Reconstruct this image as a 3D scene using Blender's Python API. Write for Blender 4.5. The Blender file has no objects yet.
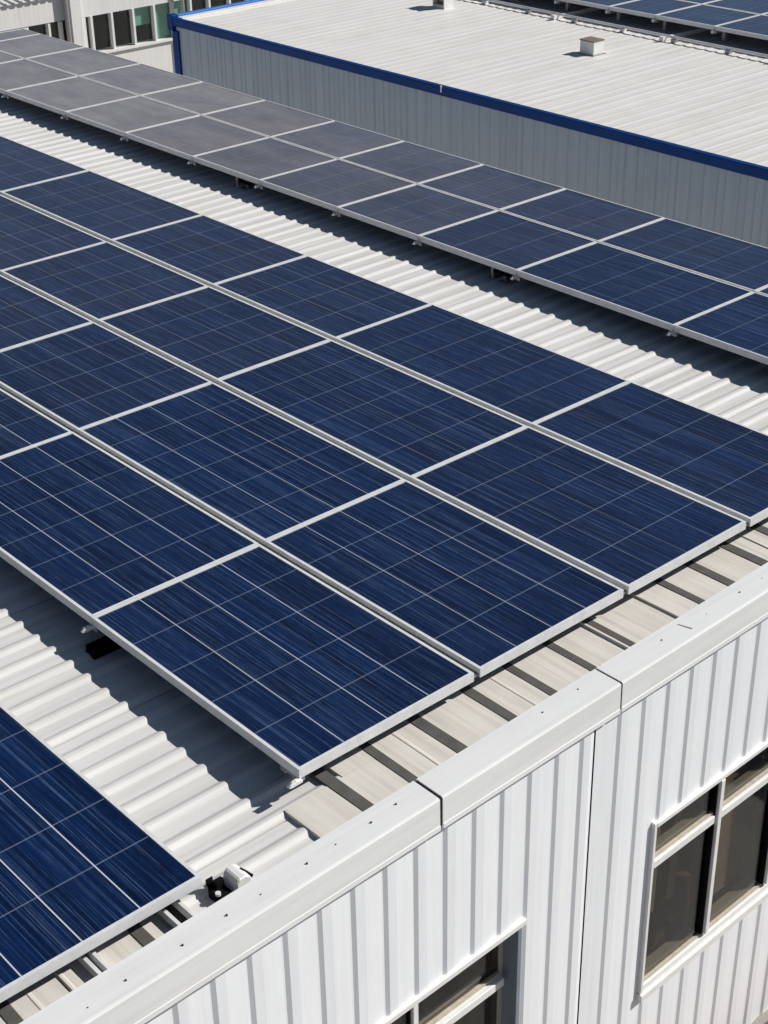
import bpy, math, random
from mathutils import Matrix, Vector
random.seed(7)
S = bpy.context.scene
C = S.collection
R = math.radians

# ------------------------------------------------------------------ camera
cam_d = bpy.data.cameras.new('camera')
cam = bpy.data.objects.new('camera', cam_d); C.objects.link(cam)
RX = Vector((0.665018, 0.746456, -0.017284)); FW = Vector((-0.656813, 0.574310, -0.488527))
FW.normalize(); RX = (RX - FW * RX.dot(FW)).normalized(); UP = RX.cross(FW)
m = Matrix((RX, UP, -FW)).transposed().to_4x4(); m.translation = Vector((4.1468, -3.126, 4.1322))
cam.matrix_world = m
cam_d.sensor_fit = 'HORIZONTAL'; cam_d.sensor_width = 36.0; cam_d.lens = 1559.383 / 768 * 36.0
cam_d.clip_start = 0.05; cam_d.clip_end = 3000
S.camera = cam

# ------------------------------------------------------------------ light
SUNV = Vector((0.66, 1.03, 1.0)).normalized()          # towards the sun
sd = bpy.data.lights.new('sun', 'SUN'); sun = bpy.data.objects.new('sun', sd); C.objects.link(sun)
sun.rotation_euler = SUNV.to_track_quat('Z', 'Y').to_euler()
sd.energy = 4.9; sd.angle = R(0.5); sd.color = (1.0, 0.972, 0.925)
W = bpy.data.worlds.new('World'); S.world = W; W.use_nodes = True
nt = W.node_tree; sky = nt.nodes.new('ShaderNodeTexSky'); sky.sky_type = 'NISHITA'; sky.sun_disc = False
el = math.asin(SUNV.z); sky.sun_elevation = el; sky.sun_rotation = math.atan2(SUNV.x, SUNV.y)
sky.air_density = 0.75; sky.dust_density = 0.25; sky.ozone_density = 1.6
bg = nt.nodes['Background']; bg.inputs['Strength'].default_value = 0.05
nt.links.new(sky.outputs[0], bg.inputs[0])
S.view_settings.view_transform = 'Standard'; S.view_settings.look = 'None'
S.view_settings.exposure = 0.0; S.view_settings.gamma = 1.0; S.view_settings.use_curve_mapping = False
S.render.engine = 'CYCLES'
S.cycles.max_bounces = 8; S.cycles.use_denoising = True; S.cycles.denoiser = 'OPENIMAGEDENOISE'; S.cycles.denoising_input_passes = 'RGB_ALBEDO_NORMAL'; S.cycles.denoising_prefilter = 'ACCURATE'; S.cycles.sample_clamp_indirect = 4.0

# ------------------------------------------------------------------ node helpers
class NB:
    def __init__(s, name):
        s.m = bpy.data.materials.new(name); s.m.use_nodes = True
        s.t = s.m.node_tree; s.b = s.t.nodes['Principled BSDF']
    def n(s, kind, **kw):
        x = s.t.nodes.new(kind)
        for k, v in kw.items(): setattr(x, k, v)
        return x
    def l(s, a, b): s.t.links.new(a, b)
    def put(s, sock, v):
        if v is None: return
        if isinstance(v, bpy.types.NodeSocket): s.l(v, sock)
        else: sock.default_value = v
    def math(s, op, a, b=None, c=None, clamp=False):
        x = s.n('ShaderNodeMath', operation=op); x.use_clamp = clamp
        for i, v in enumerate((a, b, c)): s.put(x.inputs[i], v)
        return x.outputs[0]
    def mix(s, f, a, b, mode='MIX'):
        x = s.n('ShaderNodeMix', data_type='RGBA', blend_type=mode)
        s.put(x.inputs[0], f)
        s.put(x.inputs[6], a if isinstance(a, bpy.types.NodeSocket) else (*a, 1))
        s.put(x.inputs[7], b if isinstance(b, bpy.types.NodeSocket) else (*b, 1))
        return x.outputs[2]
    def ramp(s, f, a, b, lo=0.0, hi=1.0):
        x = s.n('ShaderNodeMapRange'); x.clamp = True
        s.put(x.inputs[0], f); x.inputs[1].default_value = a; x.inputs[2].default_value = b
        x.inputs[3].default_value = lo; x.inputs[4].default_value = hi
        return x.outputs[0]
    def noise(s, vec, scale, detail=2.0, rough=0.5, dim='3D'):
        x = s.n('ShaderNodeTexNoise'); x.noise_dimensions = dim
        if vec is not None: s.l(vec, x.inputs['Vector'])
        x.inputs['Scale'].default_value = scale; x.inputs['Detail'].default_value = detail
        x.inputs['Roughness'].default_value = rough
        return x.outputs[0]
    def scale(s, vec, k, off=None):
        x = s.n('ShaderNodeMapping'); s.l(vec, x.inputs[0]); x.inputs['Scale'].default_value = k
        if off is not None: s.l(off, x.inputs['Location'])
        return x.outputs[0]
    def bump(s, h, strength, dist):
        x = s.n('ShaderNodeBump'); x.inputs['Strength'].default_value = strength
        x.inputs['Distance'].default_value = dist; s.l(h, x.inputs['Height'])
        s.l(x.outputs[0], s.b.inputs['Normal'])
    def pos(s):
        return s.n('ShaderNodeNewGeometry').outputs['Position']
    def out(s, col=None, rough=None, metal=None, spec=None):
        if col is not None: s.put(s.b.inputs['Base Color'], col if isinstance(col, bpy.types.NodeSocket) else (*col, 1))
        s.put(s.b.inputs['Roughness'], rough); s.put(s.b.inputs['Metallic'], metal)
        s.put(s.b.inputs['Specular IOR Level'], spec)
        return s.m

def plain(name, col, rough=0.5, metal=0.0, var=0.12, sc=9.0):
    b = NB(name); P = b.pos(); f = b.ramp(b.noise(P, sc, 4, .6), .3, .75)
    c2 = tuple(c * (1 - var) for c in col)
    return b.out(b.mix(f, col, c2), rough, metal)

def sheet_metal(name, col, dirt, axis, rough=0.45, dirt_amt=0.5):
    """painted profiled sheet: streaks along the sheet's length, blotchy dirt, fine specks"""
    b = NB(name); P = b.pos()
    k = {'y': (14, .35, 14), 'x': (.5, 16, 16), 'z': (16, 16, .45)}[axis]
    st = b.noise(b.scale(P, k), 1.6, 5, .62)
    bl = b.noise(P, 2.3, 5, .65)
    sp = b.noise(P, 70, 2, .5)
    f = b.math('MULTIPLY', b.ramp(st, .42, .78), b.ramp(bl, .3, .7, .3, 1))
    f = b.math('ADD', b.math('MULTIPLY', f, dirt_amt), b.ramp(sp, .64, .76, 0, .10), clamp=True)
    c = b.mix(f, col, dirt)
    c = b.mix(b.ramp(bl, .3, .8, 0, .10), c, tuple(x * .7 for x in col))
    b.bump(b.noise(b.scale(P, k), .5, 2), .12, .01)
    return b.out(c, b.ramp(st, .2, .8, rough - .07, rough + .1), 0.0, .35)

M = {}
M['roof'] = sheet_metal('roof_paint', (.69, .68, .655), (.36, .33, .28), 'y', .5, .7)
M['strip'] = sheet_metal('aged_flashing', (.67, .64, .585), (.33, .285, .23), 'x', .6, .85)
M['far_roof'] = sheet_metal('far_roof_paint', (.735, .715, .68), (.44, .395, .34), 'y', .55, .75)
M['wall'] = sheet_metal('wall_paint', (.835, .845, .858), (.65, .655, .67), 'z', .42, .55)
M['coping'] = sheet_metal('coping_paint', (.775, .775, .765), (.56, .545, .51), 'y', .42, .6)
M['far_wall'] = sheet_metal('grey_cladding', (.34, .385, .43), (.235, .265, .295), 'z', .5, .7)
M['office'] = sheet_metal('office_paint', (.74, .73, .71), (.52, .50, .46), 'z', .6, .7)
M['blue'] = plain('shaded_blue_trim', (.003, .040, .18), .5, 0, .22, 3); M['blue'].node_tree.nodes['Principled BSDF'].inputs['Specular IOR Level'].default_value = .12  # darker copy of the trim blue, shade of the front put into the colour
M['blue_sunlit'] = plain('sunlit_blue_trim', (.02, .16, .52), .4, 0, .2, 3)  # lighter copy of the same trim blue, sunlight on the verge painted in
M['alu'] = plain('anodised_aluminium', (.76, .76, .75), .45, .05, .18, 14)
M['aludull'] = plain('dull_aluminium', (.22, .21, .185), .6, .1, .15, 6)
M['black'] = plain('black_rubber', (.004, .004, .0045), .9); M['black'].node_tree.nodes['Principled BSDF'].inputs['Specular IOR Level'].default_value = .15
M['rib_shade'] = plain('painted_rib_shade', (.105, .099, .089), .8, 0, .4, 14)  # dark grey that paints the shade of the flashing ribs
M['dark'] = plain('dark_gap', (.03, .03, .032), .8)
M['white'] = plain('white_plastic', (.8, .79, .76), .4, 0, .15)
M['steel'] = plain('galvanised_steel', (.42, .42, .41), .45, .6, .25, 20)
M['frame'] = plain('window_frame_paint', (.80, .79, .76), .4, 0, .10, 20)
M['cream'] = plain('cream_seal', (.56, .50, .40), .6, 0, .3, 25)
M['jamb'] = plain('slate_jamb_paint', (.20, .235, .29), .45, 0, .2, 6)
M['screw'] = plain('screw_head', (.05, .05, .05), .5, .5)
M['slat'] = plain('blind_slat', (.50, .47, .42), .7, 0, .15, 3)
M['inner'] = plain('room_plaster', (.42, .35, .27), .9, 0, .4, 2)
M['shelf'] = plain('room_timber', (.30, .19, .10), .7, 0, .5, 5)
M['teal'] = plain('teal_blind', (.36, .72, .58), .8, 0, .15, 2)
M['rust'] = plain('vent_lid', (.27, .22, .18), .7, .2, .5, 12)
M['brown'] = plain('terracotta_kerb', (.35, .20, .11), .85, 0, .4, 10)

def ground_mat():
    b = NB('concrete_paving'); P = b.pos()
    f = b.noise(P, .7, 6, .6); g = b.noise(P, 22, 3)
    c = b.mix(b.ramp(f, .3, .7), (.36, .345, .32), (.27, .255, .235))
    c = b.mix(b.ramp(g, .45, .7, 0, .3), c, (.2, .19, .175))
    return b.out(c, .9)
M['ground'] = ground_mat()

def glass_mat(name, tint):
    b = NB(name); t = b.t
    gl = b.n('ShaderNodeBsdfGlossy'); gl.inputs['Roughness'].default_value = .02
    gl.inputs['Color'].default_value = (.95, .97, 1, 1)
    tr = b.n('ShaderNodeBsdfTransparent'); tr.inputs['Color'].default_value = (*tint, 1)
    lw = b.n('ShaderNodeLayerWeight'); lw.inputs['Blend'].default_value = .5           # same on both faces of the pane
    f5 = b.math('POWER', lw.outputs['Facing'], 5.0); dirt = b.ramp(b.noise(b.pos(), 3.0, 5, .7), .35, .8, .0, .012)
    fr = b.math('ADD', b.math('MULTIPLY_ADD', f5, .95, .036), dirt)
    mx = b.n('ShaderNodeMixShader'); b.l(fr, mx.inputs[0]); b.l(tr.outputs[0], mx.inputs[1]); b.l(gl.outputs[0], mx.inputs[2])
    b.l(mx.outputs[0], t.nodes['Material Output'].inputs['Surface'])
    return b.m
M['glass'] = glass_mat('window_glass', (.63, .605, .56)); M['clear'] = glass_mat('office_glass', (.82, .85, .83))

def solar_mat():
    """polycrystalline cells: UV counts the cells (u along the module, v across)"""
    b = NB('solar_cells')
    uv = b.n('ShaderNodeUVMap'); uv.uv_map = 'cells'
    sx = b.n('ShaderNodeSeparateXYZ'); b.l(uv.outputs[0], sx.inputs[0]); u, v = sx.outputs[0], sx.outputs[1]
    oi = b.n('ShaderNodeObjectInfo'); rnd = oi.outputs['Random']
    def prop(n):
        a = b.n('ShaderNodeAttribute'); a.attribute_type = 'OBJECT'; a.attribute_name = n; return a.outputs['Fac']
    dust, grid = prop('dust'), prop('grid')
    cx = b.n('ShaderNodeCombineXYZ'); b.l(b.math('MULTIPLY', rnd, 91.0), cx.inputs[2])
    off = b.n('ShaderNodeVectorMath', operation='ADD'); b.l(uv.outputs[0], off.inputs[0]); b.l(cx.outputs[0], off.inputs[1])
    V = off.outputs[0]
    def edge(x, w):                                        # thin line where fract(x) is near 0 or 1
        f = b.math('FRACT', x); d = b.math('MINIMUM', f, b.math('SUBTRACT', 1.0, f))
        return b.ramp(d, w * .7, w * 1.15, 1, 0)
    # per-cell tone
    fl = b.n('ShaderNodeVectorMath', operation='FLOOR'); b.l(V, fl.inputs[0])
    wn = b.n('ShaderNodeTexWhiteNoise'); wn.noise_dimensions = '3D'; b.l(fl.outputs[0], wn.inputs[0]); cell = wn.outputs[0]
    # crystal grain, stretched along the module
    gr = b.n('ShaderNodeTexVoronoi'); gr.feature = 'F1'; b.l(b.scale(V, (5, 16, 1)), gr.inputs['Vector']); gr.inputs['Scale'].default_value = 1.0
    gs = b.n('ShaderNodeSeparateColor'); b.l(gr.outputs['Color'], gs.inputs[0]); grain = gs.outputs[0]
    band = b.noise(b.scale(V, (.30, 2.6, 1)), 1.0, 3, .6)
    streak = b.noise(b.scale(V, (.34, 26, 1)), 1.0, 3, .7)
    fine = b.noise(b.scale(V, (.22, 44, 1)), 1.0, 1, .6)
    brk = b.noise(b.scale(V, (1.9, 10, 1)), 1.0, 3, .7)
    flake = b.noise(b.scale(V, (9, 14, 1)), 1.0, 3, .8)
    c = b.mix(b.ramp(band, .36, .70), (.0013, .0062, .026), (.0030, .0160, .068))
    c = b.mix(b.ramp(grain, 0, 1, 0, .42), c, (.0040, .0210, .088))
    c = b.mix(b.ramp(flake, .50, .66, 0, .60), c, (.0036, .0240, .105))
    c = b.mix(b.ramp(cell, 0, 1, 0, .45), c, (.0010, .0045, .020))
    c = b.mix(b.ramp(streak, .52, .74, 0, .48), c, (.010, .044, .140))
    c = b.mix(b.ramp(streak, .47, .27, 0, .40), c, (.0007, .0026, .012))
    wire = b.math('MULTIPLY', b.ramp(fine, .55, .64, 0, .52), b.ramp(brk, .38, .60, .25, 1))
    c = b.mix(wire, c, (.075, .125, .240))
    wire = b.math('MULTIPLY', b.ramp(fine, .42, .34, 0, .42), b.ramp(brk, .60, .42, .15, 1))
    c = b.mix(wire, c, (.0006, .0020, .009))
    # bus bars: five fine wires per cell, broken up
    bb = b.math('MULTIPLY', edge(b.math('MULTIPLY', v, 4.0), .035), b.ramp(b.noise(b.scale(V, (1.1, 5, 1)), 1.0, 2), .46, .62, .03, .42))
    c = b.mix(bb, c, (.12, .14, .20))
    # gaps between cells
    c = b.mix(b.math('MULTIPLY', edge(u, .0105), .50), c, (.22, .27, .36))
    c = b.mix(b.math('MULTIPLY', edge(v, .012), grid), c, (.62, .64, .68))
    # dust lying on the glass
    P = b.pos()
    dn = b.math('MULTIPLY', b.ramp(b.noise(b.scale(P, (1.0, 2.2, 1)), 1.3, 6, .7), .25, .75, .62, 1.30), dust)
    spot = b.ramp(b.noise(P, 95, 2, .5), .72, .80, 0, .045)
    blot = b.ramp(b.noise(P, 4.5, 4, .7), .62, .85, 0, .12)
    df = b.math('ADD', b.math('ADD', dn, b.math('MULTIPLY', blot, b.math('MULTIPLY', dust, 6.0))), spot, clamp=True)
    c = b.mix(df, c, (.46, .425, .375))
    b.put(b.b.inputs['Coat Weight'], 1.0); b.put(b.b.inputs['Coat Roughness'], .06); b.put(b.b.inputs['Coat IOR'], 1.36)
    m = b.out(c, .4, 0, .04)
    return m
M['solar'] = solar_mat()

# ------------------------------------------------------------------ mesh helpers
class MB:
    def __init__(s): s.v = []; s.f = []
    def quad(s, a, b, c, d):
        i = len(s.v); s.v += [a, b, c, d]; s.f.append((i, i+1, i+2, i+3))
    def poly(s, pts):
        i = len(s.v); s.v += list(pts); s.f.append(tuple(range(i, i + len(pts))))
    def box(s, x0, x1, y0, y1, z0, z1):
        i = len(s.v)
        s.v += [(x0,y0,z0),(x1,y0,z0),(x1,y1,z0),(x0,y1,z0),(x0,y0,z1),(x1,y0,z1),(x1,y1,z1),(x0,y1,z1)]
        s.f += [tuple(i+k for k in q) for q in ((0,3,2,1),(4,5,6,7),(0,1,5,4),(1,2,6,5),(2,3,7,6),(3,0,4,7))]
        return s
    def prism(s, prof, axis, a, b):
        """closed 2-D profile swept along an axis; profile in the two other axes (cyclic order)"""
        def P(p, t): return {'x': (t, p[0], p[1]), 'y': (p[0], t, p[1]), 'z': (p[0], p[1], t)}[axis]
        n = len(prof); i = len(s.v)
        s.v += [P(p, a) for p in prof] + [P(p, b) for p in prof]
        for k in range(n): s.f.append((i+k, i+(k+1) % n, i+n+(k+1) % n, i+n+k))
        s.f.append(tuple(i+k for k in reversed(range(n)))); s.f.append(tuple(i+n+k for k in range(n)))
        return s
    def tube(s, a, b, r, n=10, r2=None):
        a, b = Vector(a), Vector(b); d = (b-a).normalized()
        q = d.to_track_quat('Z', 'Y'); i = len(s.v); r2 = r if r2 is None else r2
        for p, rr in ((a, r), (b, r2)):
            for k in range(n):
                t = 2*math.pi*k/n; s.v.append(tuple(p + q @ Vector((rr*math.cos(t), rr*math.sin(t), 0))))
        for k in range(n): s.f.append((i+k, i+(k+1) % n, i+n+(k+1) % n, i+n+k))
        s.f.append(tuple(i+k for k in reversed(range(n)))); s.f.append(tuple(i+n+k for k in range(n)))
        return s
    def build(s, name, mat, parent=None, bevel=0.0):
        me = bpy.data.meshes.new(name); me.from_pydata([tuple(v) for v in s.v], [], s.f); me.update()
        import bmesh
        bm = bmesh.new(); bm.from_mesh(me); bmesh.ops.recalc_face_normals(bm, faces=bm.faces)
        if bevel > 0:
            bm.free(); bm = bmesh.new(); bm.from_mesh(me)
            bmesh.ops.remove_doubles(bm, verts=bm.verts, dist=1e-5)
            bmesh.ops.recalc_face_normals(bm, faces=bm.faces)
            es = [e for e in bm.edges if len(e.link_faces) == 2 and e.calc_face_angle(0) > .5]
            bmesh.ops.bevel(bm, geom=es, offset=bevel, segments=1, affect='EDGES', clamp_overlap=True)
        bm.to_mesh(me); bm.free()
        me.materials.append(M[mat]); o = bpy.data.objects.new(name, me); C.objects.link(o)
        if parent: o.parent = parent
        return o
    def raw(s, name, mat, parent=None):                    # keep the winding (open sheets)
        me = bpy.data.meshes.new(name); me.from_pydata([tuple(v) for v in s.v], [], s.f); me.update()
        me.materials.append(M[mat]); o = bpy.data.objects.new(name, me); C.objects.link(o)
        if parent: o.parent = parent
        return o

def tag(o, label, cat, group=None):
    o['label'] = label; o['category'] = cat
    if group: o['group'] = group
    return o
def thing(name, label, cat, loc=(0,0,0), rz=0.0, group=None):
    o = bpy.data.objects.new(name, None); C.objects.link(o); o.location = loc; o.rotation_euler = (0,0,rz)
    o.empty_display_size = .1
    return tag(o, label, cat, group)
def structure(o): o['kind'] = 'structure'; return o

ORD = ['first','second','third','fourth','fifth','sixth','seventh','eighth','ninth','tenth','eleventh','twelfth','thirteenth','fourteenth']
ROOF = -0.17                                               # pans of the corrugated roof
PITCH = 0.156

# ------------------------------------------------------------------ ground
g = MB(); g.quad((-1500,-1500,-3.46),(1500,-1500,-3.46),(1500,1500,-3.46),(-1500,1500,-3.46))
structure(g.build('ground', 'ground'))
k = MB().box(.52, .86, -12, 16, -3.47, -3.36)
structure(k.build('kerb', 'brown', None, .01))

# ------------------------------------------------------------------ corrugated sheet
def corrugated(x0, x1, y0, y1, zbase, h, pitch, lap_every=7, seed=1, ny=1, slope=0.0, x_origin=0.0):
    """ribs run along y; every few ribs the sheets lap with a thin dark slot"""
    rg = random.Random(seed); mb = MB(); prof = []
    n0 = math.ceil((x0 - x_origin) / pitch); n1 = math.floor((x1 - x_origin) / pitch)
    prof.append((x0, 0.0))
    for n in range(n0, n1 + 1):
        x = x_origin + n * pitch + rg.uniform(-.004, .004); hh = h * rg.uniform(.88, 1.1)
        if x - .05 < x0 or x + .05 > x1: continue
        prof += [(x - .044, .0), (x - .036, hh * .12), (x - .014, hh * .90), (x - .006, hh), (x + .006, hh), (x + .013, hh * .90), (x + .034, hh * .12), (x + .042, .0)]
        if n % lap_every == 0: prof += [(x + .046, .003), (x + .0461, -.018), (x + .0510, -.018), (x + .0511, .0)]
    prof.append((x1, 0.0))
    ys = [y0 + (y1 - y0) * i / ny for i in range(ny + 1)]
    w = len(prof)
    for j, y in enumerate(ys):
        for i, (x, z) in enumerate(prof):
            dz = .0016 * math.sin(y * 2.1 + x * 5.0) + .0012 * math.sin(y * 5.3 - x * 2.0)
            mb.v.append((x + .0015 * math.sin(y * 3.1 + i * .7), y, zbase + z + dz + slope * (y - y0)))
    for j in range(ny):
        for i in range(w - 1):
            a = j*w + i; mb.f.append((a, a+1, a+w+1, a+w))
    return mb

# ------------------------------------------------------------------ factory (main building)
KF = -.02                                                  # facade is turned by about one degree
fac = thing('factory_building', 'white ribbed metal building with solar panels on its corrugated roof', 'building', (0, 0, -3.46))
def fp(o):                                                 # parts are modelled in world space
    o.parent = fac; o.matrix_parent_inverse = Matrix.Translation((0, 0, 3.46)); return o
roof = fp(corrugated(-16.2, .36, -8, 6.62, ROOF, .0140, PITCH, 7, 3, 90).raw('roof', 'roof'))

# aged flashing strips between the panels and the parapet, with standing ribs across them
def strip(y0, y1, ribs, x0, x1, z):
    pr = [(y0, z - .022), (y0, z)]
    for (y, hh, w) in sorted(ribs):
        pr += [(y, z), (y + .004, z + hh), (y + w, z + hh), (y + w + .012, z)]
    pr += [(y1, z)]
    mb = MB(); nx = 6; n = len(pr)
    for i in range(nx + 1):
        x = x0 + (x1 - x0) * i / nx
        for (y, zz) in pr: mb.v.append((x, y + .0015 * math.sin(x * 9 + y * 3), zz + .001 * math.sin(x * 7 + y * 11)))
    for i in range(nx):
        for j in range(n - 1):
            a = i*n + j; mb.f.append((a, a+n, a+n+1, a+1))
    i = len(mb.v); return mb
LOW = [(.574,.003,.012),(1.85,.014,.016),(2.242,.012,.014),(3.13,.006,.014),(1.2,.003,.01)]
fp(strip(-.10, 6.6, LOW, .012, .345, -.150).raw('roof_flashing', 'strip')); fp(strip(.22, 6.6, LOW, -.30, .012, -.150).raw('roof_flashing', 'strip'))
def rib_shade(y, w, x0, x1, z, h=.004):  # flat dark strip added in place of rib shade on the flashing
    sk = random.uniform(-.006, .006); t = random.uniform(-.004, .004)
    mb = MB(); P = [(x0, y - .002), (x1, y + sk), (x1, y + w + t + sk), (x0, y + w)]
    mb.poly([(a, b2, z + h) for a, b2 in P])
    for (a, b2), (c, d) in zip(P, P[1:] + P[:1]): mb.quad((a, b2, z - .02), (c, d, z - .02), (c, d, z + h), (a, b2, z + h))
    fp(mb.build('rib_shade_strip', 'rib_shade'))
for y in (.155,.434,.719,1.055,1.334,1.612,1.891,2.453,2.702,2.986,3.27,3.55,3.84,4.12,4.4,4.7): rib_shade(y - .022, random.choice((.046, .054, .060, .064)), -.28, .343, -.150)
LOW = [(-1.30,.010,.014),(-1.78,.006,.02),(-2.1,.01,.014),(-1.43,.003,.01)]
fp(strip(-2.6, -.855, LOW, .10, .40, -.150).raw('roof_flashing', 'strip'))
for y in (-.975, -1.545, -1.86, -2.3): rib_shade(y, .05, .08, .37, -.150)

# parapet coping in overlapping lengths
def fx(off, y): return off + KF * y
CP = [(.336, ROOF + .002), (.333, -.056), (.338, -.050), (.488, -.0495), (.496, -.0515), (.500, -.0575), (.502, -.188), (.5045, -.191), (.5055, -.214), (.502, -.216), (.470, -.212), (.466, -.19), (.466, -.066), (.352, -.066), (.350, ROOF + .002)]
def coping(y0, y1, dz, dx):
    mb = MB(); n = len(CP); N = max(2, int((y1 - y0) / .35)); prof = CP
    for j in range(N + 1):
        y = y0 + (y1 - y0) * j / N
        w = .0012 * math.sin(y * 4.1) + .0008 * math.sin(y * 9.7)
        for (o, z) in prof: mb.v.append((fx(o + dx, y) + w, y, z + dz + w * .7))
    for j in range(N):
        for i in range(n):
            a = j*n + i; b2 = j*n + (i+1) % n; mb.f.append((a, a + n, b2 + n, b2))
    mb.f.append(tuple(range(n))); mb.f.append(tuple(N*n + i for i in reversed(range(n))))
    return mb
copings = [fp(coping(-8, .344, 0, 0).build('coping', 'coping')), fp(coping(.358, 1.504, .004, .003).build('coping', 'coping')), fp(coping(1.519, 9, .002, .0)  .build('coping', 'coping'))]
for (y, w) in ((.351,.0135),(1.5115,.0145)):
    fp(MB().box(fx(.345,y), fx(.4985,y), y-w/2, y+w/2, -.20, -.053).build('coping_joint', 'dark'))
SC = [(.395,.188),(.411,.038),(.422,-.306),(.437,-.708),(.451,-.92),(.455,-1.171),(.376,1.085),(.366,1.329),(.369,1.916),(.360,2.531)]
SMALL = [(.414,-.151),(.435,-.544),(.471,-1.34),(.373,2.252),(.355,2.721),(.308,1.545)]
for (x, y) in SC + SMALL:
    par = copings[0] if y < .35 else copings[1] if y < 1.51 else copings[2]
    r = .0052 if (x, y) in SC else .003
    sc = MB().tube((x, y, -.0525), (x, y, -.0435 if r > .004 else -.0455), r, 8, r * .7).build('screw', 'screw')
    sc.parent = par; sc.matrix_parent_inverse = Matrix.Translation((0, 0, 3.46)).copy() @ Matrix.Identity(4)
    sc.matrix_parent_inverse = Matrix.Identity(4)
slot = MB().prism([(.336,2.074),(.343,2.078),(.404,2.093),(.408,2.100),(.398,2.102),(.334,2.082)], 'z', -.052, -.0462)
so = slot.build('scratch', 'rust'); so.parent = copings[2]; so['label'] = 'short brown scuff on the white coping'

# ribbed wall with window openings
WZ0, WZ1 = -3.46, -.19
WIN2 = (1.905, 4.05, -2.30, -1.145)                        # s0, s1, z0, z1 openings
WIN1 = (-.82, .903, -2.35, -1.15)
def wall_sheet(s0, s1, ribs):
    OFF = .462; H = .0088
    pts = [(s0, 0.0)]
    for r in ribs:
        pts += [(r, 0), (r + .0205, H), (r + .070, H * .96), (r + .168, 0)]
    pts.append((s1, 0.0)); pts = [p for p in pts if s0 <= p[0] <= s1]
    def off(s):
        for (a, b) in zip(pts, pts[1:]):
            if a[0] <= s <= b[0]: return a[1] + (b[1]-a[1]) * (s-a[0]) / max(1e-9, b[0]-a[0])
        return 0
    ss = sorted(set([p[0] for p in pts] + [x for wn in (WIN1, WIN2) for x in wn[:2] if s0 < x < s1]))
    mb = MB()
    for a, b in zip(ss, ss[1:]):
        mid = (a + b) / 2; spans = [(WZ0, WZ1)]
        for wn in (WIN1, WIN2):
            if wn[0] < mid < wn[1]: spans = [(WZ0, wn[2]), (wn[3], WZ1)]
        for (z0, z1) in spans:
            mb.quad((fx(OFF+off(a), a), a, z0), (fx(OFF+off(b), b), b, z0), (fx(OFF+off(b), b), b, z1), (fx(OFF+off(a), a), a, z1))
    return mb
R1 = [.223 + .1765 * i + random.uniform(-.003, .003) for i in range(-46, 7)]
R2 = [1.545 + .184 * i + random.uniform(-.003, .003) for i in range(0, 41)]
fp(wall_sheet(-8, 1.380, R1).raw('wall', 'wall'))
fp(wall_sheet(1.392, 9, R2).raw('wall', 'wall'))
fp(MB().box(.36, .395, 1.36, 1.41, WZ0, WZ1).build('wall_joint', 'dark'))
# the remaining walls of the shell
b = MB(); b.box(-16.2, .30, 6.48, 6.60, -3.46, -.19); fp(b.build('wall', 'wall'))
b = MB(); b.box(-16.2, .30, -8, -7.9, -3.46, -.19); fp(b.build('wall', 'wall'))
b = MB(); b.box(-16.2, -16.08, -7.89, 6.47, -3.46, -.19); fp(b.build('wall', 'wall'))

# windows: local facade coordinates (off, s, z)
FA = math.atan(-KF)
def window_root(name):
    return name
def fbox(mb, o0, o1, s0, s1, z0, z1):
    i = len(mb.v)
    mb.v += [(fx(o, s), s, z) for (o, s, z) in ((o0,s0,z0),(o1,s0,z0),(o1,s1,z0),(o0,s1,z0),(o0,s0,z1),(o1,s0,z1),(o1,s1,z1),(o0,s1,z1))]
    mb.f += [tuple(i+k for k in q) for q in ((0,3,2,1),(4,5,6,7),(0,1,5,4),(1,2,6,5),(2,3,7,6),(3,0,4,7))]
    return mb
def sub(mb, name, mat, parent, bevel=0.0):
    o = mb.build(name, mat, None, bevel); o.parent = parent; return o
def room(s0, s1, z0, z1, o1, seed):
    mb = MB(); d = 1.5
    x0, x1 = o1 - d, o1
    P = lambda o, s, z: (fx(o, s), s, z)
    a0, a1, b0, b1 = s0 - .15, s1 + .15, z0 - .75, z1 + .12
    mb.quad(P(x0,a0,b0),P(x0,a1,b0),P(x0,a1,b1),P(x0,a0,b1)); mb.quad(P(x0,a0,b0),P(x1,a0,b0),P(x1,a1,b0),P(x0,a1,b0))
    mb.quad(P(x0,a0,b1),P(x1,a0,b1),P(x1,a1,b1),P(x0,a1,b1)); mb.quad(P(x0,a0,b0),P(x1,a0,b0),P(x1,a0,b1),P(x0,a0,b1))
    mb.quad(P(x0,a1,b0),P(x1,a1,b0),P(x1,a1,b1),P(x0,a1,b1))
    return mb
# window at right: raised white surround
s0, s1, z0, z1 = WIN2
OW = .462
fr = fp(MB().build('window', 'frame')) if False else None
mb = MB()
fbox(mb, OW-.10, OW+.026, s0-.024, s0, z0, z1+.035)            # left jamb
fbox(mb, OW-.10, OW+.045, s1, s1+.035, z0, z1+.035)
fbox(mb, OW-.10, OW+.027, s0, s1, z1, z1+.030)                  # head
win2 = fp(mb.build('window', 'frame', None, .003)); win2['label'] = 'wide window with white raised surround and split panes'
sub(fbox(MB(), OW-.12, OW+.038, s0-.03, s1+.04, z0-.055, z0-.002), 'sill', 'frame', win2, .004)
sub(fbox(MB(), OW-.10, OW+.02, s0+.001, s1-.001, z0, z0+.045), 'sash_rail', 'frame', win2, .003)
sub(fbox(MB(), OW-.026, OW+.006, s0+.001, s1-.001, z0+.045, z0+.062), 'glazing_seal', 'cream', win2)
mul = [2.44, 3.02, 3.56]
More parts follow.
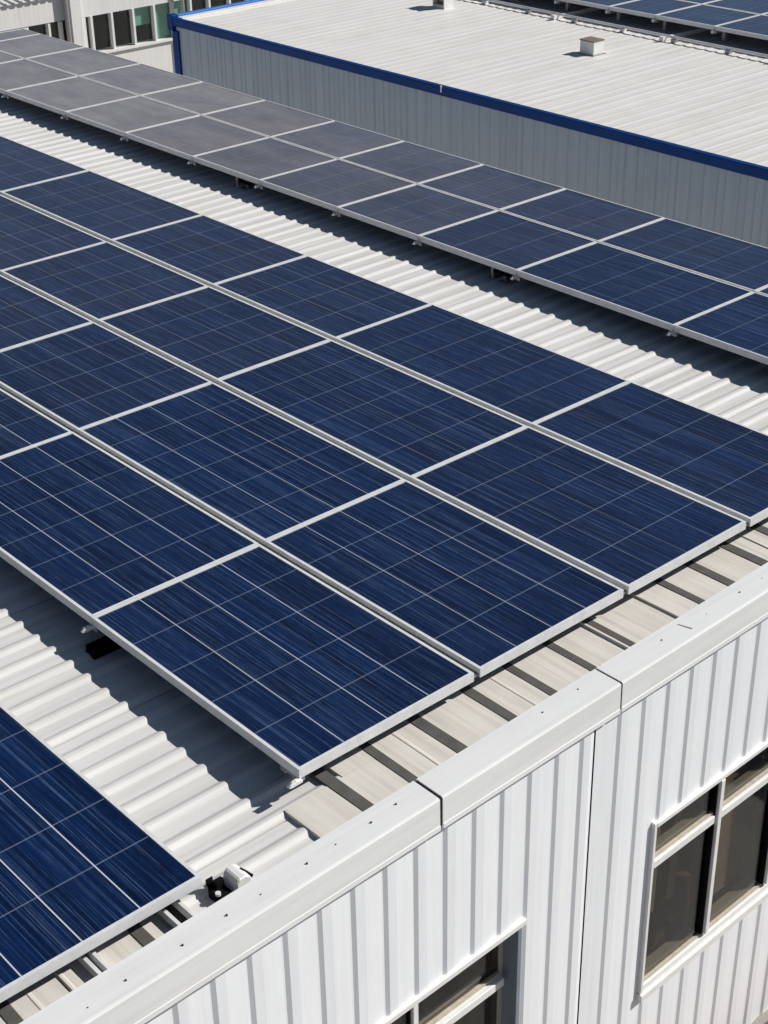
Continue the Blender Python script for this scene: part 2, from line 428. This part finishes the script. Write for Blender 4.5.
for q in mul:
    sub(fbox(MB(), OW-.085, OW+.03, q, q+.034, z0+.062, z1-.001), 'mullion', 'frame', win2, .003)
    sub(fbox(MB(), OW-.08, OW+.012, q-.016, q-.001, z0+.062, z1-.001), 'glazing_seal', 'black', win2)
ed = [s0] + mul + [s1]
zt = -1.425
for i in range(4):
    a = ed[i] + (.034 if i else .001); c = ed[i+1] - .017
    sub(fbox(MB(), OW-.085, OW+.022, a, c, zt, zt+.05), 'transom', 'frame', win2, .003)
    sub(fbox(MB(), OW-.026, OW+.006, a, c, zt+.05, zt+.066), 'glazing_seal', 'cream', win2)
    sub(fbox(MB(), OW-.016, OW-.010, a, c, z0+.062, zt), 'pane', 'glass', win2)
    sub(fbox(MB(), OW-.016, OW-.010, a, c, zt+.066, z1-.001), 'pane', 'glass', win2)
sub(room(s0, s1, z0, z1, OW-.10, 1), 'room_shell', 'inner', win2)
rq = random.Random(11)
mb = MB()
for i in range(9):
    h = rq.uniform(.12, .55); a = 1.93 + i*.125; fbox(mb, OW-.42-rq.uniform(0,.2), OW-.30, a, a+rq.uniform(.05,.11), z0-.5, z0-.30+h)
sub(mb, 'shelving', 'shelf', win2)
sub(fbox(MB(), OW-.62, OW-.13, 1.90, 2.43, z0-.53, z0-.505), 'shelf', 'shelf', win2)
mb = MB()
for q in (1.98, 2.13, 2.30): fbox(mb, OW-.155, OW-.145, q, q+rq.uniform(.03,.06), z0+.30, z1)
sub(mb, 'curtain', 'slat', win2)
mb = MB(); zz = z0 + .12
while zz < z1 - .02:
    for (a, c) in ((2.49, 2.93), (3.07, 3.53), (3.61, 4.02)):
        i = len(mb.v); P = [(OW-.135, zz), (OW-.110, zz-.022), (OW-.1085, zz-.020), (OW-.1335, zz+.002)]
        for sq in (a, c): mb.v += [(fx(o, sq), sq, q) for (o, q) in P]
        for k2 in range(4): mb.f.append((i+k2, i+(k2+1) % 4, i+4+(k2+1) % 4, i+4+k2))
    zz += .034 if zz < z1 - .35 else .05
sub(mb, 'blind', 'inner', win2)

# window at lower left: recessed, slate jamb
s0, s1, z0, z1 = WIN1
OI = OW - .105
mb = MB(); fbox(mb, OI-.02, OW+.024, s0-.03, s1+.03, z1, z1+.034)
win1 = fp(mb.build('window', 'frame', None, .003)); win1['label'] = 'recessed window under a thin white lintel, partly in view'
sub(fbox(MB(), OI-.06, OW+.003, s1-.004, s1+.02, z0, z1-.001), 'jamb', 'jamb', win1)
sub(fbox(MB(), OI-.06, OW+.003, s0-.02, s0+.004, z0, z1-.001), 'jamb', 'jamb', win1)
sub(fbox(MB(), OI-.10, OW+.03, s0-.04, s1+.04, z0-.05, z0-.002), 'sill', 'frame', win1)
for q in (-.32, .285):
    sub(fbox(MB(), OI-.04, OI+.03, q, q+.034, z0, z1-.001), 'mullion', 'frame', win1, .003)
    sub(fbox(MB(), OI-.035, OI+.012, q-.016, q-.001, z0, z1-.001), 'glazing_seal', 'black', win1)
sub(fbox(MB(), OI-.035, OI+.012, s1-.030, s1-.005, z0, z1-.001), 'frame', 'cream', win1)
ed = [s0, -.32, .285, s1 - .03]
for i in range(3):
    a = ed[i] + (.034 if i else .005); c = ed[i+1] - .017 if i < 2 else ed[i+1]-.001
    sub(fbox(MB(), OI-.04, OI+.05, a, c, -1.565, -1.515), 'transom', 'frame', win1, .004)
    sub(fbox(MB(), OI-.012, OI+.022, a, c, -1.515, -1.498), 'glazing_seal', 'cream', win1)
    sub(fbox(MB(), OI-.002, OI+.004, a, c, z0, -1.565), 'pane', 'glass', win1)
    sub(fbox(MB(), OI-.002, OI+.004, a, c, -1.498, z1-.001), 'pane', 'glass', win1)
sub(room(s0, s1, z0, z1, OI-.06, 2), 'room_shell', 'inner', win1)
mb = MB()
for i in range(9): fbox(mb, OI-.45, OI-.35, s0+i*.19, s0+i*.19+.12, z0-.4, -1.75+random.uniform(-.1,.35))
sub(mb, 'shelving', 'shelf', win1)
# parts of the facade hang under parts that already carry the inverse; keep world placement
bpy.context.view_layer.update()

# ------------------------------------------------------------------ solar panels
LIP, LIPX, TH = .0160, .0160, .047
_cache = {}
def panel_meshes(L, Wd, LIP=LIP, LIPX=LIPX):
    key = (round(L, 3), round(Wd, 3), LIP)
    if key in _cache: return _cache[key]
    f = MB()
    o = [(0,0),(L,0),(L,Wd),(0,Wd)]; i = [(LIPX,LIP),(L-LIPX,LIP),(L-LIPX,Wd-LIP),(LIPX,Wd-LIP)]
    ch = .0022
    oo = [(ch,ch),(L-ch,ch),(L-ch,Wd-ch),(ch,Wd-ch)]
    for k2 in range(4):
        a, b2 = k2, (k2+1) % 4
        f.quad((*o[a],0),(*o[b2],0),(*i[b2],0),(*i[a],0))                           # lip
        f.quad((*o[a],-TH),(*o[b2],-TH),(*o[b2],0),(*o[a],0))                        # side
        f.quad((*i[a],0),(*i[b2],0),(*i[b2],-.006),(*i[a],-.006))                    # inner step
        f.quad((*i[b2],-TH),(*i[a],-TH),(*o[a],-TH),(*o[b2],-TH)); f.quad((*i[a],-.03),(*i[b2],-.03),(*i[b2],-TH),(*i[a],-TH))
    fm = f.build('frame', 'alu'); me = fm.data; bpy.data.objects.remove(fm)
    c = MB(); c.quad((LIPX-.002,LIP-.002,-.004),(L-LIPX+.002,LIP-.002,-.004),(L-LIPX+.002,Wd-LIP+.002,-.004),(LIPX-.002,Wd-LIP+.002,-.004))
    c.box(LIPX-.002, L-LIPX+.002, LIP-.002, Wd-LIP+.002, -.012, -.008)
    cm = c.raw('cells', 'solar'); me2 = cm.data; bpy.data.objects.remove(cm)
    uvl = me2.uv_layers.new(name='cells'); nu, nv = max(2, round((L-.05)/.31)), max(2, round((Wd-.05)/.25))
    for li, lp in enumerate(me2.loops):
        co = me2.vertices[lp.vertex_index].co
        uvl.data[li].uv = ((co.x-LIPX)/(L-2*LIPX)*nu, (co.y-LIP)/(Wd-2*LIP)*nv)
    _cache[key] = (me, me2); return _cache[key]
def panel(x, y, L, Wd, label, group, dust, grid, z=0.0, rz=0.0, lip=LIP, lipx=LIPX):
    me, me2 = panel_meshes(L, Wd, lip, lipx)
    t = thing('solar_panel', label, 'solar panel', (x, y, z), rz, group)
    o = bpy.data.objects.new('frame', me); C.objects.link(o); o.parent = t
    o = bpy.data.objects.new('cells', me2); C.objects.link(o); o.parent = t
    o['dust'] = float(dust); o['grid'] = float(grid)
    t.rotation_euler = (random.uniform(-.0012, .0012), random.uniform(-.0012, .0012), rz)
    return t
# rail with feet and end clamp, running along y under the seam between two panels
def cross_rail(x, y0, y1, label, group, z=0.0, foot=ROOF, clamp=True, cdx=0.0):
    t = thing('mounting_rail', label, 'mounting rail', (x, y0, z), 0, group)
    MB().box(-.018, .018, .03, y1-y0, -.088, -.0485).build('rail', 'steel', t)
    if cdx: MB().box(.0181, cdx-.016, .032, .06, -.08, -.045).build('clamp_arm', 'steel', t)
    mb = MB(); n = max(2, int((y1-y0)/.9))
    for i in range(n):
        y = .42 + i * (y1-y0-.7)/(n-1)
        f = MB(); f.box(-.03, .03, y-.03, y+.03, foot-z, -.0881); f.build('foot', 'steel', t)
    if clamp:
        c = MB(); c.prism([(-.004,-.0405),(-.034,-.046),(-.046,-.056),(-.043,-.063),(-.026,-.066),(.03,-.064),(.03,-.049)], 'x', cdx-.011, cdx+.011)
        cl = c.build('end_clamp', 'white', t, .003)
        MB().tube((cdx, -.028, -.05), (cdx, -.028, -.038), .005, 8).build('bolt', 'steel', cl)
    return t
def seam_rail(x0, x1, y, label, group, z=0.0, w=.032):
    t = thing('mounting_rail', label, 'mounting rail', (x1, y, z), 0, group)
    mb = MB(); mb.box(x0-x1, -.012, -w/2, w/2, -.041, -.026); mb.build('rail', 'aludull', t)
    n = int((x1-x0)/1.5)
    for i in range(n):
        f = MB(); xx = -1.0 - i*1.5; f.box(xx-.025, xx+.025, -.014, .014, ROOF-z, -.0411); f.build('foot', 'black', t)
    return t

# main array
U = [0, 1.6065, 3.4395, 4.8419, 6.2078, 7.9483, 9.65, 11.3]
VV = [0, 1.0495, 2.0891, 3.0807, 4.0]
GA = .040                                                  # wide gap along the rows
RN = ['row nearest the lower white parapet corner', 'second row from the front', 'third row from the front', 'back row beside the open roof strip']
RN = ['front row', 'second row', 'third row', 'back row']
VIS = [3, 4, 5, 7]
for j in range(4):
    for i in range(VIS[j]):
        y0 = VV[j] + (GA/2 if j else 0); y1 = VV[j+1] - (GA/2 if j < 3 else 0)
        x0, x1 = -U[i+1] + .002, -U[i] - .002
        dust = .002 + .004*j + .012*max(0, i-1) + random.uniform(0, .004); grid = (.62, .48, .14, .05)[j] if i < 2 else .16
        if j == 1 and i > 1: grid = .2
        if i == 2 and j == 0: grid = .6
        panel(x0, y0, x1-x0, y1-y0, 'blue solar panel, %s from the parapet, %s of the large middle array' % (ORD[i], RN[j]),
              'panels of the large middle array', dust, grid)
for j in (1, 2, 3):
    seam_rail(-U[max(VIS[j-1], VIS[j])] + .05, 0, VV[j], 'grey rail in the %s long gap, counted from the front, of the middle array' % ORD[j-1], 'rails in the gaps of the middle array')
for i, u in enumerate(U[:3]):
    cross_rail(-u if i else -.13, -.02, 3.98, 'rail with white end clamp under the %s seam from the parapet of the middle array' % ORD[i] if i else 'rail with white end clamp under the parapet end of the middle array', 'cross rails of the middle array', 0, ROOF, True, 0 if i else .13)

# array behind, beyond the open strip of roof
U2 = [.45, 1.999, 3.4893, 4.5687, 5.5649, 6.6254, 7.6351, 8.7542, 9.846, 11.0392, 12.2, 13.22, 13.64]
V2 = [4.916, 5.8201, 6.6344]
for j in range(2):
    for i in range(12):
        y0 = V2[j] + (.010 if j else 0); y1 = V2[j+1] - (.010 if j < 1 else 0)
        x0, x1 = -U2[i+1] + .003, -U2[i] - .003
        if i == 0 and j == 1: pass
        dust = .014 + .58*min(1, max(0, (i-.6)/6.5))**1.75 + .010*j + random.uniform(-.01, .02)*min(1, i/3)
        panel(x0, y0, x1-x0, y1-y0, '%s solar panel, %s from right, %s row of the array below the grey wall' % ('grey dusty' if i > 5 else 'blue', ORD[i], ('front', 'back')[j]),
              'panels of the long array below the grey wall', dust, .05, 0, 0, .0105, .0130)
seam_rail(-13.6, -.47, V2[1], 'grey rail in the long gap of the array below the grey wall', None, 0, .018)
for i, u in enumerate(U2[:11]):
    if i == 0: continue
    cross_rail(-u, 4.90, 6.62, 'clamped rail, %s from right, under the array below the grey wall' % ORD[i-1], 'cross rails of the array below the grey wall', 0)
def stand(x, y, label):
    t = thing('support_stand', label, 'support stand', (x, y, ROOF), 0, 'steel stands under the array below the grey wall')
    MB().box(-.10, -.075, -.012, .012, .0, .125).build('post', 'steel', t)
    MB().box(.0, .025, .02, .044, .0, .125).build('post', 'steel', t)
    MB().box(-.075, .10, -.004, .016, .05, .07).build('brace', 'black', t)
    MB().box(-.12, .07, -.03, .06, .001, .008).build('base_plate', 'steel', t)
stand(-3.72, 4.99, 'small two-post steel stand under the panel edge right of centre')
stand(-6.95, 4.98, 'small two-post steel stand under the panel edge left of centre')

# near-left array, cut by the picture's edge
X0 = .245
for i, (a, b2) in enumerate(((X0-1.62, X0), (X0-3.26, X0-1.624))):
    for j, (c, d) in enumerate(((-1.725, -.682), (-2.80, -1.76))):
        if i == 1 and j == 1: continue
        panel(a, c, b2-a, d-c, ['deep blue solar panel at the lower left, its silver corner beside the parapet', 'deep blue solar panel behind the lower left corner panel, away from parapet', 'deep blue solar panel in front of the lower left corner panel'][i + 2*j],
              'panels of the lower left array', .002, .9)
def channel(y, x0, x1, label, w=.062):
    t = thing('mounting_rail', label, 'mounting rail', (x1, y, -.149), 0, 'open channels under the lower left array')
    MB().box(x0-x1, 0, -w/2, -w/2+.018, .0, .040).build('flange', 'alu', t, .002)
    MB().box(x0-x1, 0, w/2-.018, w/2, .0, .044).build('flange', 'alu', t, .002)
    MB().box(x0-x1, -.002, -w/2+.018, w/2-.018, .0, .006).build('web', 'dark', t)
channel(-.80, -.9, .338, 'open aluminium channel by the parapet under the lower left panel corner', .085)
channel(-1.175, -.9, .345, 'open aluminium channel under the middle of the lower left panel edge', .055)
channel(-2.0, -2.6, .2, 'open aluminium channel under the panel in front of the lower left corner panel', .055)

# black rubber block under the middle array
t = thing('roof_block', 'black ribbed rubber block in the shade under the middle array', 'roof block', (-1.545, -.07, ROOF)); t.scale = (.82, 1, .85)
MB().box(-.05, .05, 0, .34, .0, .03).build('base', 'black', t, .004)
MB().box(-.05, -.028, 0.003, .34, .0305, .06).build('lip', 'black', t, .004); MB().box(.028, .05, 0.003, .34, .0305, .055).build('lip', 'black', t, .004)
MB().box(-.02, .02, 0.02, .34, .0305, .045).build('pad', 'black', t)

# white bracket with black clip by the parapet
t = thing('cable_bracket', 'white bent bracket with black jagged clip beside the parapet', 'bracket', (.235, -.525, ROOF-.012))
t.scale = (1.0, .95, 1.0)
mb = MB(); mb.prism([(-.03,.0),(-.03,.085),(-.015,.105),(.02,.108),(.045,.09),(.05,.0)], 'x', -.04, .055); o = mb.build('housing', 'white', t, .006)
MB().prism([(.035,.06),(.10,.012),(.10,.022),(.04,.085)], 'x', -.045, -.032).build('strut', 'steel', t)
MB().tube((-.046,.0,.055), (-.0405,.0,.055), .022, 12).build('hole_cap', 'black', t)
MB().box(-.05,.06,-.043,-.0305,.03,.047).build('band', 'white', t, .003)
MB().prism([(-.05,-.10),(-.03,-.112),(.05,-.105),(.06,-.044),(-.05,-.044),(-.042,-.06),(-.058,-.075)], 'z', .0, .055).build('clip', 'black', t)
MB().prism([(-.055,-.105),(-.043,-.105),(-.045,-.075),(-.055,-.07)], 'z', .0551, .085).build('tooth', 'black', t)
MB().prism([(-.03,-.085),(-.005,-.085),(-.005,-.047),(-.03,-.047)], 'z', .0551, .088).build('tooth', 'black', t)
MB().tube((.02,-.1,.0551), (.02,-.1,.066), .012, 10).build('nut', 'white', t)
MB().tube((.0,.03,.100), (.045,.06,.075), .007, 8).build('pin', 'black', t)

# ------------------------------------------------------------------ warehouse with blue trim
WX0, WX1, WY0, WY1, WT = -13.03, 5.0, 8.5, 24.0, -.075
wh = thing('warehouse', 'grey clad warehouse with blue trim and white ribbed roof', 'building', (-4, 8.5, -3.46))
def wp(o): o.parent = wh; o.matrix_parent_inverse = Matrix.Translation((4, -8.5, 3.46)); return o
mb = MB(); rg = random.Random(5); x = WX0 + .09; pts = [(WX0, 0)]
while x < WX1 - .1:
    pts += [(x, 0), (x+.009, -.010), (x+.022, -.010), (x+.036, 0)]; x += rg.choice((.085, .095, .155, .16))
pts.append((WX1, 0))
for a, b2 in zip(pts, pts[1:]): mb.quad((a[0], WY0+a[1], -3.46), (b2[0], WY0+b2[1], -3.46), (b2[0], WY0+b2[1], WT-.08), (a[0], WY0+a[1], WT-.08))
wp(mb.raw('wall', 'far_wall'))
wp(MB().box(WX0+.001, WX0+.1, WY0+.01, WY1, -3.46, WT-.10).build('wall', 'far_wall'))
wp(MB().box(WX1-.1, WX1, WY0+.01, WY1, -3.46, WT-.10).build('wall', 'far_wall'))
wp(MB().box(WX0+.11, WX1-.11, WY1-.1, WY1-.001, -3.46, WT-.10).build('wall', 'far_wall'))
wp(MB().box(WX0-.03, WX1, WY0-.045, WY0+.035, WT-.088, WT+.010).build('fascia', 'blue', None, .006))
wp(MB().box(-8.04, -8.022, WY0-.052, WY0-.0455, WT-.05, WT+.025).build('fascia_clip', 'white'))
wp(MB().box(WX0-.10, WX0-.02, WY0+.06, WY1, WT-.16, WT+.035).build('verge_trim', 'blue_sunlit', None, .006))
wp(MB().box(WX0-.018, WX0+.10, WY0+.04, WY1, WT-.09, WT+.012).build('verge_flashing', 'white', None, .004))
wp(MB().box(WX0-.12, WX0+.0, WY0-.055, WY0+.055, WT-.15, WT+.045).build('corner_cap', 'blue', None, .008))
wp(MB().box(WX0-.06, WX0+.07, WY0-.03, WY0+.02, -3.46, WT-.151).build('corner_post', 'blue', None, .006))
wp(corrugated(WX0+.10, WX1, WY0+.04, WY1, WT-.026, .0045, .156, 11, 9, 24).raw('roof', 'far_roof'))

# roof vents on the warehouse
t = thing('roof_vent', 'white box roof vent with rusty top, right of centre on the warehouse roof', 'roof vent', (-8.0, 10.80, WT-.02))
MB().box(-.12, .13, -.09, .13, -.02, .005).build('base', 'steel', t)
MB().box(-.10, .11, -.07, .11, .0051, .15).build('housing', 'white', t, .004)
MB().box(-.105, .115, -.075, .115, .1502, .162).build('lid', 'rust', t)
t = thing('roof_vent', 'white open-fronted roof vent at the top edge of the picture', 'roof vent', (-11.13, 11.42, WT-.02))
MB().box(-.11, -.09, -.07, .10, -.02, .24).build('cheek', 'white', t); MB().box(.09, .11, -.07, .10, -.02, .24).build('cheek', 'white', t)
MB().box(-.089, .089, .0, .10, -.02, .24).build('back', 'rust', t); MB().box(-.089, .089, -.07, -.001, -.02, .04).build('sill', 'white', t)
MB().box(-.089, .089, -.07, -.001, .10, .125).build('shelf', 'cream', t)
MB().box(-.13, .13, -.10, .12, .2402, .26).build('lid', 'white', t)

# conduit along the front of the far array
t = thing('conduit_pipe', 'white conduit pipe on the warehouse roof along the far array', 'pipe', (-8, 11.92, WT))
rz = -.012; t.rotation_euler = (0, 0, rz)
MB().tube((-5.5, 0, .035), (7, 0, .035), .016, 10).build('pipe', 'white', t)
for i in range(16):
    MB().box(-5.3 + i*.8, -5.24 + i*.8, -.03, .03, -.02, .018).build('saddle', 'steel' if i % 3 else 'white', t)
for i, xx in enumerate((-3.7, -1.55, .2, 1.78)):
    c = thing('roof_lap_bar', 'thin pale bar on the warehouse roof, %s from the left, running under the far array' % ORD[i], 'bar', (-8+xx, 11.85, WT-.018), .0, 'pale bars running under the far array')
    MB().box(-.02, .02, 0, 1.6, .0, .045).build('bar', 'white', c); MB().box(-.03, .03, -.02, .03, .0005, .055).build('end_cap', 'white', c)

# far array on stands
A3X, A3Y, A3Z, A3R = -7.315, 12.20, .10, 0.0
A3U = [-5.4, -4.4, -3.4, -2.5, -1.635, -.895, 0, .9, 1.85, 2.8]
def a3(u, v): c_, s_ = math.cos(A3R), math.sin(A3R); return (A3X + u*c_ - v*s_, A3Y + u*s_ + v*c_)
for j in range(2):
    for i in range(9):
        L = A3U[i+1]-A3U[i]-.006; x, y = a3(A3U[i]+.003, j*.89 + (.008 if j else 0))
        panel(x, y, L, .88, 'pale solar panel, %s from left, %s row of the far raised array' % (ORD[i], ('front', 'back')[j]), 'panels of the far raised array', .045, .05, A3Z, A3R)
for i, u in enumerate(A3U):
    x, y = a3(u, -.015)
    t = thing('support_stand', 'steel stand under the %s seam from the left of the far raised array' % ORD[i], 'support stand', (x, y, A3Z), A3R, 'stands under the far raised array')
    MB().box(-.018, .018, .03, 1.75, -.088, -.0485).build('rail', 'steel', t)
    for yy in (.22, .9, 1.65): MB().box(-.02, .02, yy-.02, yy+.02, WT-.032-A3Z, -.0882).build('leg', 'steel', t)
    MB().box(-.018, .018, -.03, .03, -.08, -.043).build('end_clamp', 'white', t, .004)
x, y = a3(.25, .3)

# ------------------------------------------------------------------ office block behind at the left
OX = -22.0
of = thing('office_building', 'pale office block with a strip of dark windows behind the arrays', 'building', (OX-3, 14, -3.46))
def op(o): o.parent = of; o.matrix_parent_inverse = Matrix.Translation((-OX+3, -14, 3.46)); return o
def obox(y0, y1, z0, z1, d0=-.18, d1=0.0): return MB().box(OX+d0, OX+d1, y0, y1, z0, z1)
op(obox(4, 12.15, -1.93, -1.49).build('wall', 'office')); op(obox(12.15, 24, -1.945, .6, -.18, .002).build('wall', 'office'))
op(MB().box(OX-4, OX-3.01, 4, 24, -3.46, -.9).build('wall', 'office')); op(MB().box(OX-3, OX-.181, 24.001, 24.2, -3.46, .6).build('wall', 'office')); op(MB().box(OX-4, OX-.19, 12.16, 24, -.45, -.3).build('roof', 'roof')); op(MB().box(OX-3, OX-.181, 3.8, 3.999, -3.46, -.9).build('wall', 'office')); op(obox(4, 24, -3.46, -2.665).build('wall', 'office')); op(obox(4, 24, -2.664, -2.62, -.18, .05).build('sill', 'frame'))
for y0, y1 in ((12.24, 12.56), (4, 11.35)): op(obox(y0, y1, -2.62, -1.945).build('wall', 'office'))
op(obox(12.20, 12.44, -2.62, .6, .003, .10).build('pilaster', 'office', None, .01))
mb = MB().tube((OX+.09, 12.12, -3.4), (OX+.09, 12.12, .5), .045, 10); op(mb.build('downpipe', 'steel'))
mb = MB().tube((OX+.12, 14.68, -3.4), (OX+.12, 14.68, .5), .04, 10); op(mb.build('downpipe', 'steel'))
ys = [11.35, 11.77, 12.03, None, 12.56, 12.68, 13.13, 13.61, 14.09, 14.53, 14.95, 15.4, 15.9, 16.35, 16.8, 17.3, 17.75, 18.2, 18.7]
for a, c in zip(ys, ys[1:]):
    if a is None or c is None: continue
    w = op(obox(c-.022, c+.022, -2.62, -1.946, -.10, .02).build('window', 'frame'))
    pn = obox(a+.0225, c-.0225, -2.62, -1.946, -.09, -.08).build('pane', 'clear'); pn.parent = w
    if 13.5 < a < 14.6 or a > 16: 
        bl = obox(a+.03, c-.03, -2.62 if a > 14 else -2.3, -1.947, -.125, -.115).build('blind', 'teal'); bl.parent = w
op(MB().box(OX-3.0, OX-.19, 4, 24, -3.4, -3.3).build('floor', 'inner')); op(MB().box(OX-3.0, OX-2.8, 4, 24, -3.29, -1.95).build('wall', 'inner'))
op(MB().box(OX-3.0, OX-.19, 4, 24, -1.949, -1.90).build('ceiling', 'inner'))
mb = MB(); y = 4.0; pr = []
while y < 12.1: pr += [(y, 0), (y+.02, .03), (y+.05, .03), (y+.07, 0)]; y += .16
for a, c in zip(pr, pr[1:]): mb.quad((OX+.06, a[0], -1.49+a[1]), (OX+.06, c[0], -1.49+c[1]), (OX-4, c[0], -.9+c[1]), (OX-4, a[0], -.9+a[1]))
op(mb.raw('roof', 'roof'))
bpy.context.view_layer.update()
